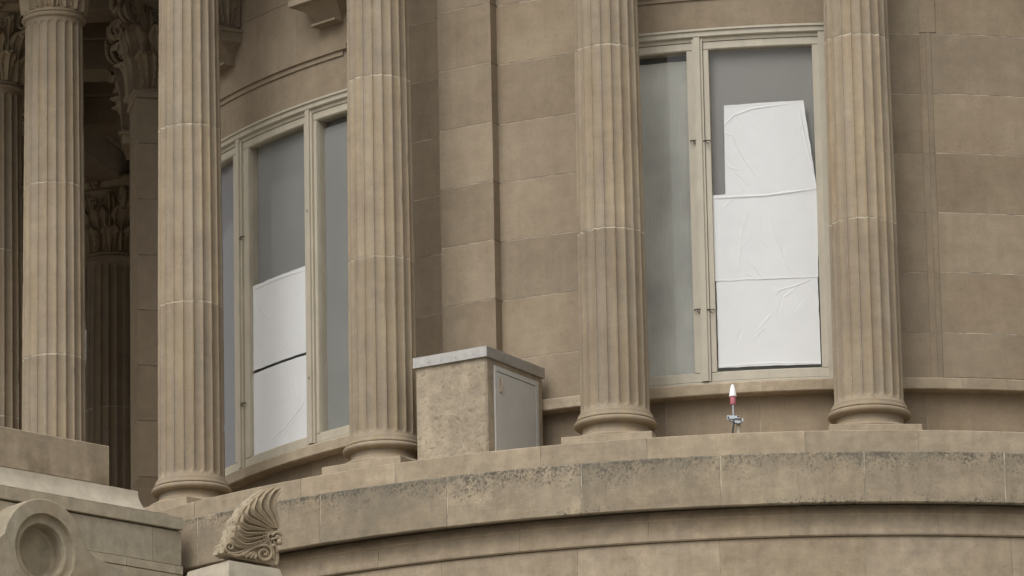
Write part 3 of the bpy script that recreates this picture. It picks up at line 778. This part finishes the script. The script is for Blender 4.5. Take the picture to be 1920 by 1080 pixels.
mb = MB(); mb.box((-12.2, 2.6, 13.85), (8.6, 17, .2)); mb.box((-12.5, 2.6, 6), (7, 16.5, 15.2)); mb.build('porch_floor', M['lower'], por)
# medallion
mb = MB(); sc, zc = 2.025, 12.915; OF = .30
def ring(mb, r0, o0, r1, o1, a0=0., a1=2*math.pi, n=72, ky=1., tone=.5):
    vs = []
    for i in range(n+1):
        a = a0+(a1-a0)*i/n
        for r_, o_ in ((r0, o0), (r1, o1)): vs.append(L(sc-r_*math.cos(a), o_, zc+r_*math.sin(a)))
    mb.add(vs, [[2*i, 2*i+1, 2*i+3, 2*i+2] for i in range(n)], tone)
# face outline: arch with a shoulder on each side
def outer(a):
    return .53
poly = []
for i in range(41):
    a = R(-8)+(math.pi+R(16))*i/40
    poly.append((sc-.53*math.cos(a), zc+.53*math.sin(a)))
# left in image = larger s ; first point is on the image right
sh_r = [(sc-1.0, 12.56), (sc-1.0, 12.885), (sc-.80, 12.895), (sc-.66, 12.92), (sc-.59, 12.955), (sc-.545, 13.01)]
sh_l = [(2*sc-s_, z_) for s_, z_ in sh_r[::-1]]
# x grows with -cos: a=0 -> s = sc-.53 (image right)
outl = sh_r[:-0 or None]
outl = [p for p in sh_r if True]+[p for p in poly if p[1] > 13.01]+[p for p in sh_l]
# triangulate between outline and the round opening by angle
n = 96; inner = []; outp = []
def hit(a):
    d = (-math.cos(a), math.sin(a)); best = None
    pts = outl+[outl[0]]
    for (x0, y0), (x1, y1) in zip(pts[:-1], pts[1:]):
        x0 -= sc; x1 -= sc; y0 -= zc; y1 -= zc
        den = d[0]*(y1-y0)-d[1]*(x1-x0)
        if abs(den) < 1e-9: continue
        t = (x0*(y1-y0)-y0*(x1-x0))/den; u = (x0*d[1]-y0*d[0])/den
        if t > 0 and -1e-6 <= u <= 1+1e-6 and (best is None or t < best): best = t
    return best or .5
hs = [hit(2*math.pi*i/n) for i in range(n)]
vs = []
for i in range(n):
    a = 2*math.pi*i/n; h = hs[i]
    for r_, o_ in ((.375, OF-.05), (.38, OF), (max(.385, h-.012), OF), (h, OF-.012), (h, -.2)):
        vs.append(L(sc-r_*math.cos(a), o_, zc+r_*math.sin(a)))
fs = [[i*5+k, i*5+k+1, ((i+1) % n)*5+k+1, ((i+1) % n)*5+k] for i in range(n) for k in range(4)]
mb.add(vs, fs, .5)
med = mb.build('medallion_frame', M['medallion'], por, sharp=25)
mb = MB()
pts = [(.376, OF-.05), (.345, OF-.055), (.30, OF-.05), (.285, OF-.055), (.275, OF-.10), (.27, OF-.20), (.24, OF-.225), (.12, OF-.215), (.001, OF-.21)]
for (a_, b_), (c_, d_) in zip(pts[:-1], pts[1:]): ring(mb, a_, b_, c_, d_)
mb.build('round_recess', M['medallion'], med, sharp=40)

# ------------------------------------------------------------ corner ornament (antefix) on its pedestal
ped = thing('corner_pedestal', 'pale stone pedestal cropped by the bottom edge under the carved palmette', 'pedestal')
AO = Vector((-5.1, -10.5, 0)); SR = -SD
def A(s, z, off=0.): return AO+SR*s+ND*off+Vector((0, 0, z))
mb = MB()
c = A(.065, 0, .03); hw = .33
def PB(s, off, z): return A(s, z, off)
base = [(-.262, .035), (.40, .035), (.40, -.62), (-.262, -.62)]
def lev(gr, z): return [PB(s+(-gr if s < 0 else gr), o_+(gr if o_ > 0 else -gr), z) for s, o_ in base]
lv_ = [lev(.03, 11.9), lev(.03, 12.40), lev(.0, 12.52), lev(-.004, 12.545), lev(-.02, 12.555)]
vs = [p for l_ in lv_ for p in l_]
fs = [[i*4+k, i*4+(k+1) % 4, (i+1)*4+(k+1) % 4, (i+1)*4+k] for i in range(4) for k in range(4)]+[[16, 17, 18, 19]]
mb.add(vs, fs, .6); mb.build('block', M['coping'], ped, sharp=20)
mb = MB(); vs = lev(-.05, -3.1)+lev(-.05, 11.9)
mb.add(vs, [[k, (k+1) % 4, 4+(k+1) % 4, 4+k] for k in range(4)], .4); mb.build('pier', M['lower'], ped)

ant = thing('palmette_ornament', 'carved palmette with fanned leaves and scrolls standing on the corner pedestal', 'ornament')
def Q(X, Y, off=0.):
    return A(-.852684548+.00127289597*X-.0000150903787*Y, 13.4128333+.000170746207*X-.00100315582*Y, off)
outline = [(440, 800), (452, 768), (490, 750), (505, 700), (530, 640), (560, 565), (565, 520), (600, 460), (640, 410), (680, 350), (735, 290), (800, 238), (860, 205), (930, 180), (1025, 188), (1000, 230), (965, 300), (942, 370), (942, 430),
           (965, 500), (985, 570), (992, 620), (1005, 680), (1000, 720), (1000, 770), (985, 800), (978, 850), (980, 920), (960, 995), (870, 968), (760, 948), (640, 928), (520, 902), (430, 862)]
mb = MB(); N = len(outline); TH = .17
cen = (800, 700)
vs = []
for X, Y in outline: vs.append(Q(X, Y, -.012))
for X, Y in outline: vs.append(Q(X+(cen[0]-X)*.04, Y+(cen[1]-Y)*.04, .0))
ci = len(vs); vs.append(Q(*cen, .012))
from mathutils.geometry import tessellate_polygon
tri = tessellate_polygon([[Vector((X, -Y, 0)) for X, Y in outline]])
fs = [[k, (k+1) % N, N+(k+1) % N, N+k] for k in range(N)]+[[N+a for a in t_] for t_ in tri]
mb.add(vs[:-1], fs, .5)
body = mb.build('face', M['carved'], ant, sharp=30)
# rough back
mb = MB(); vs = []; LV = 16
back = []
for (x0, y0), (x1, y1) in zip(outline, outline[1:]+outline[:1]):
    for q_ in range(5): back.append((x0+(x1-x0)*q_/5, y0+(y1-y0)*q_/5))
N = len(back); tri = tessellate_polygon([[Vector((X, -Y, 0)) for X, Y in back]])
for j in range(LV):
    u = j/(LV-1)
    for i, (X, Y) in enumerate(back):
        w_ = Vector((X*.022, Y*.022, u*4)); k = (.018 if 0 < j else 0)
        p = Q(X, Y, -.012-TH*u); d = (Q(*cen, 0)-Q(X, Y, 0)); d.normalize()
        p += d*(.006+.02*u)*(1 if j else 0)+d*k*(noise.noise(w_)+.8*noise.noise(w_*3.1))+ND*k*noise.noise(w_+Vector((9, 9, 9)))
        vs.append(p)
fs = [[j*N+(k+1) % N, j*N+k, (j+1)*N+k, (j+1)*N+(k+1) % N] for j in range(LV-1) for k in range(N)]+[[(LV-1)*N+a for a in t_] for t_ in tri]
mb.add(vs, fs, .5); mb.build('rough_back', M['rough'], ant, sharp=60)
def spline(pts, n=24):
    out_ = []; P_ = [pts[0]]+list(pts)+[pts[-1]]
    segs_ = len(pts)-1
    for i in range(segs_):
        p0, p1, p2, p3 = P_[i:i+4]
        for k in range(n//segs_+1):
            t = k/(n//segs_+1)
            out_.append(tuple(.5*((2*p1[a])+(-p0[a]+p2[a])*t+(2*p0[a]-5*p1[a]+4*p2[a]-p3[a])*t*t+(-p0[a]+3*p1[a]-3*p2[a]+p3[a])*t**3) for a in range(2)))
    out_.append(pts[-1]); return out_
leaves = [[(985, 615), (955, 500), (915, 400), (925, 290), (1000, 205)], [(962, 612), (905, 500), (850, 400), (862, 290), (940, 200)], [(940, 612), (850, 510), (775, 420), (775, 330), (840, 240)],
          [(915, 612), (810, 530), (715, 460), (700, 395), (745, 310)], [(892, 620), (780, 572), (670, 525), (628, 465), (665, 385)], [(872, 635), (750, 620), (650, 610), (585, 560), (600, 480)],
          [(855, 660), (740, 672), (640, 680), (565, 640), (560, 585)], [(842, 695), (735, 725), (635, 738), (560, 705), (535, 655)], [(832, 735), (730, 775), (640, 795), (560, 775), (512, 720)]]
lm = MB()
for lf in leaves:
    pts = spline(lf, 24); Np = len(pts)
    # concave leaf with two raised rims
    vs = []; K = 9
    for i, p in enumerate(pts):
        a = pts[max(0, i-1)]; b_ = pts[min(Np-1, i+1)]; dx, dy = b_[0]-a[0], b_[1]-a[1]; l_ = math.hypot(dx, dy) or 1; nx, ny = -dy/l_, dx/l_
        u = i/(Np-1); wd = (9+29*min(1, u*1.5))*(1 if u < .8 else 1-.75*(u-.8)/.2)
        for k in range(K):
            v = k/(K-1)*2-1
            h = .004+(.040+.028*u)*(1-abs(v)**2.5)*1.0-(.036+.016*u)*math.exp(-((v+.15)/.42)**2)*u**.5
            h += .012*math.exp(-((v-.72)/.2)**2)
            if abs(v) > .99: h = -.004
            vs.append(Q(p[0]+nx*wd*v, p[1]+ny*wd*v, h+.008*math.sin(u*math.pi)))
    lm.add(vs, [[i*K+k, i*K+k+1, (i+1)*K+k+1, (i+1)*K+k] for i in range(Np-1) for k in range(K-1)], .5)
lm.build('leaf_fan', M['carved'], ant, sharp=50)
sm = MB()
def spiral(cx, cy_, r0, turns, a0, dirn=1, n=60, k=.75): return [(cx+r0*(1-i/n)**k*math.cos(a0+dirn*turns*2*math.pi*i/n), cy_+r0*(1-i/n)**k*math.sin(a0+dirn*turns*2*math.pi*i/n)) for i in range(n)]
def tb(pts, r_, off=.018, flat=.9): 
    P3 = [Q(X, Y, off) for X, Y in pts]; sm.tube(P3, r_, 8, flat, up=ND)
s1 = spiral(835, 872, 88, 1.6, -math.pi*.55, 1); lk = spline([(470, 862), (540, 893), (620, 880), (690, 835), (750, 800)], 20)
tb(lk+s1, [.017]*len(lk)+[.018*(1-.5*i/len(s1)) for i in range(len(s1))], .022)
s1 = spiral(835, 872, 60, 1.4, -math.pi*.55, 1); tb(s1, .010, .012)
s2 = spiral(492, 805, 50, 1.4, math.pi*.6, 1, 40); tb(s2, [.016*(1-.4*i/40) for i in range(40)], .02)
tb(spline([(455, 840), (520, 870), (600, 855), (700, 800), (790, 760), (850, 765)], 24), .013, .02)
for x0, y0, x1, y1 in ((740, 850, 640, 905), (750, 860, 690, 915), (760, 865, 735, 925), (700, 830, 610, 890)):
    sm.tube([Q(x0, y0, .012), Q((x0+x1)/2, (y0+y1)/2, .03), Q(x1, y1, .02)], [.010, .019, .024], 8)
for k in range(3): tb([(905+(75-20*k)*math.cos(a), 700+(72-20*k)*math.sin(a)) for a in [math.pi*.62+i*math.pi*1.0/14 for i in range(15)]], .012, .016+.006*k)
tb(spline([(905, 690), (950, 655), (990, 668), (1012, 690)], 12), .016, .03); tb(spline([(900, 730), (950, 715), (1000, 722), (1012, 712)], 12), .013, .03)
tb(spline([(900, 745), (912, 800), (935, 850), (930, 920)], 12), .02, .01)
tb(spline([(930, 740), (955, 790), (968, 850)], 10), .014, .02)
for X, Y, r_ in ((985, 752, .034), (1000, 768, .018), (960, 700, .022), (925, 790, .02)): sm.sphere(tuple(Q(X, Y, .025)), r_, 8)
tb(spline([(962, 800), (978, 860), (982, 930), (965, 985)], 12), .03, -.01)
sm.build('scroll_carving', M['carved'], ant, sharp=60)

# ------------------------------------------------------------ concrete box with metal lid and door
BX = thing('concrete_box', 'rough concrete service box with grey metal lid beside a column base', 'utility box')
bc = Vector((-2.79, -8.86, 0)); d1 = Vector((-.88, .475, 0)).normalized(); d2 = Vector((.475, .88, 0)).normalized()   # along left face, along door face
W1, W2 = .845, 1.09; z0, z1 = 13.966, 15.03
rot = Matrix((-d1, d2, Vector((0, 0, 1)))).transposed()
ctr = bc+d1*W1/2+d2*W2/2
mb = MB(); 
# body with a subdivided, slightly lumpy skin
def lump_face(o, e1, e2, n1, n2, nrm, amp):
    vs = []
    for j in range(n2+1):
        for i in range(n1+1):
            p = o+e1*(i/n1)+e2*(j/n2); edge = 0 if i in (0, n1) or j in (0, n2) else 1
            h = amp*(noise.noise(p*4)+.5*noise.noise(p*11)+.35*noise.noise(p*28))*edge
            pit = noise.noise(p*17+Vector((3, 1, 7)))
            if pit > .50 and edge: h -= .006*(pit-.50)*8
            vs.append(p+nrm*h)
    q = n1+1; mb.add(vs, [[j*q+i, j*q+i+1, (j+1)*q+i+1, (j+1)*q+i] for j in range(n2) for i in range(n1)], .5)
U3 = Vector((0, 0, z1-z0)); b0 = bc+Vector((0, 0, z0))
cc = .02
lump_face(b0+d1*W1, -d1*(W1-cc), U3, 90, 110, -d2, .007)
DW = (.14, .14+.86)       # door opening along d2
lump_face(b0+d2*cc, d2*(DW[0]-cc), U3, 10, 90, -d1, .005)
lump_face(b0+d2*DW[1], d2*(W2-DW[1]), U3, 8, 90, -d1, .004)
lump_face(b0+d2*DW[0]+Vector((0, 0, .99)), d2*(DW[1]-DW[0]), Vector((0, 0, z1-z0-.99)), 40, 6, -d1, .003)
# eased corner
lump_face(b0+d1*cc, d2*cc-d1*cc, U3, 3, 90, (-d1-d2).normalized(), .008)
mb.add([b0+d2*W2, b0+d1*W1+d2*W2, b0+d1*W1+d2*W2+U3, b0+d2*W2+U3], [[0, 1, 2, 3]])
mb.add([b0+d1*W1+d2*W2, b0+d1*W1, b0+d1*W1+U3, b0+d1*W1+d2*W2+U3], [[0, 1, 2, 3]])
mb.build('body', M['concrete'], BX, sharp=60)
mb = MB(); mb.box(ctr+Vector((0, 0, 15.068)), (W1+.05, W2+.06, .112), rot, bev=.003)
mb.box(ctr+Vector((0, 0, 15.133)), (W1-.1, W2-.1, .03), rot, bev=.01)
lid = mb.build('lid', M['metal'], BX, sharp=30)
mb = MB()
for u in (.13, .33, .50, .64):
    mb.sphere(tuple(bc+d1*u*1.05-d2*.032+Vector((0, 0, 15.05+.012*math.sin(u*20)))), .0045, 6)
    mb.build('rivet', M['hook'], lid); mb = MB()
mb = MB(); fr_ = lambda s, z, w_, h_, o_, dd: mb.box(bc+d2*s+d1*(.02-o_)+Vector((0, 0, z)), (dd, w_, h_), rot, bev=.002)
dm = (DW[0]+DW[1])/2
mb.box(bc+d2*dm+d1*.035+Vector((0, 0, z0+.495)), (.04, DW[1]-DW[0], .99), rot)
fr_(DW[0]+.022, z0+.495, .044, .985, .022, .03); fr_(DW[1]-.03, z0+.495, .055, .985, .022, .03); fr_(dm, z0+.96, DW[1]-DW[0]-.01, .05, .0235, .03)
mb.build('door_frame', M['door'], BX)
mb = MB(); mb.box(bc+d2*(dm-.004)+d1*.0+Vector((0, 0, z0+.466)), (.03, DW[1]-DW[0]-.115, .925), rot, bev=.003)
dr = mb.build('door', M['door'], BX)
mb = MB(); hc = bc+d2*(DW[0]+.10)-d1*.022
mb.box(hc+Vector((0, 0, z0+.80)), (.01, .045, .17), rot, bev=.003)
mb.tube([hc-d1*.006+Vector((0, 0, z0+.735)), hc-d1*.016+Vector((0, 0, z0+.75)), hc-d1*.016+Vector((0, 0, z0+.85)), hc-d1*.006+Vector((0, 0, z0+.865))], .009, 8)
mb.build('handle', M['brass'], dr)

# ------------------------------------------------------------ small beacon on the parapet
bx, by = -.284, -8.995
LP = thing('beacon_lamp', 'small white capped beacon with red socket clamped to a stub pipe on the parapet', 'beacon', (bx, by, 13.985))
k = .502/90
def zz(y): return 14.103+(810-y)*k-13.985
mb = MB(); pr = [(.0, zz(719.5)), (.008, zz(720)), (.016, zz(722.5)), (.025, zz(727)), (.031, zz(733)), (.035, zz(738)), (.039, zz(741.5)), (.038, zz(742.5)), (.0, zz(742.6))]
mb.lathe(pr[::-1], 32); mb.build('lens_cap', M['lens'], LP)
mb = MB(); mb.lathe([(.0, zz(757.5)), (.026, zz(757.5)), (.029, zz(756)), (.030, zz(750)), (.030, zz(743)), (.0, zz(742.7))], 32); mb.build('socket', M['red'], LP)
mb = MB(); mb.tube([(0, 0, zz(757)), (0, 0, zz(790))], .0095, 12); mb.build('mast', M['zinc'], LP)
mb = MB(); mb.tube([(.048, .03, -.02), (.048, .03, zz(777))], .022, 20); mb.build('stub_pipe', M['coping'], LP)
mb = MB(); ry = Matrix.Rotation(R(4), 3, 'Y')
mb.box((-.005, -.012, zz(782)), (.125, .012, .036), ry, bev=.002); mb.box((.035, -.014, zz(791)), (.11, .012, .034), ry, bev=.002); mb.box((.01, .01, zz(786)), (.10, .035, .03), ry, bev=.003)
mb.box((-.052, -.012, zz(784.5)), (.012, .03, .03), ry); mb.box((.092, -.012, zz(788)), (.014, .03, .034), ry)
cl = mb.build('clamp', M['zinc'], LP, smooth=False)
mb = MB(); mb.tube([(-.055, -.03, zz(782)), (-.035, -.032, zz(789)), (.0, -.032, zz(793)), (.05, -.032, zz(795)), (.088, -.03, zz(792)), (.075, -.03, zz(787)), (.03, -.032, zz(785)), (-.02, -.032, zz(787))], .005, 6)
mb.sphere((-.052, -.026, zz(782)), .009, 6); mb.sphere((.048, -.026, zz(780.5)), .009, 6)
mb.build('clamp_bolt', M['hook'], cl)
mb = MB(); mb.tube([(0, -.02, zz(788)), (.004, -.024, zz(795)), (-.006, -.026, zz(803)), (-.012, -.02, zz(812)), (-.02, .0, zz(830))], .009, 8); mb.build('cable', M['cable'], LP)
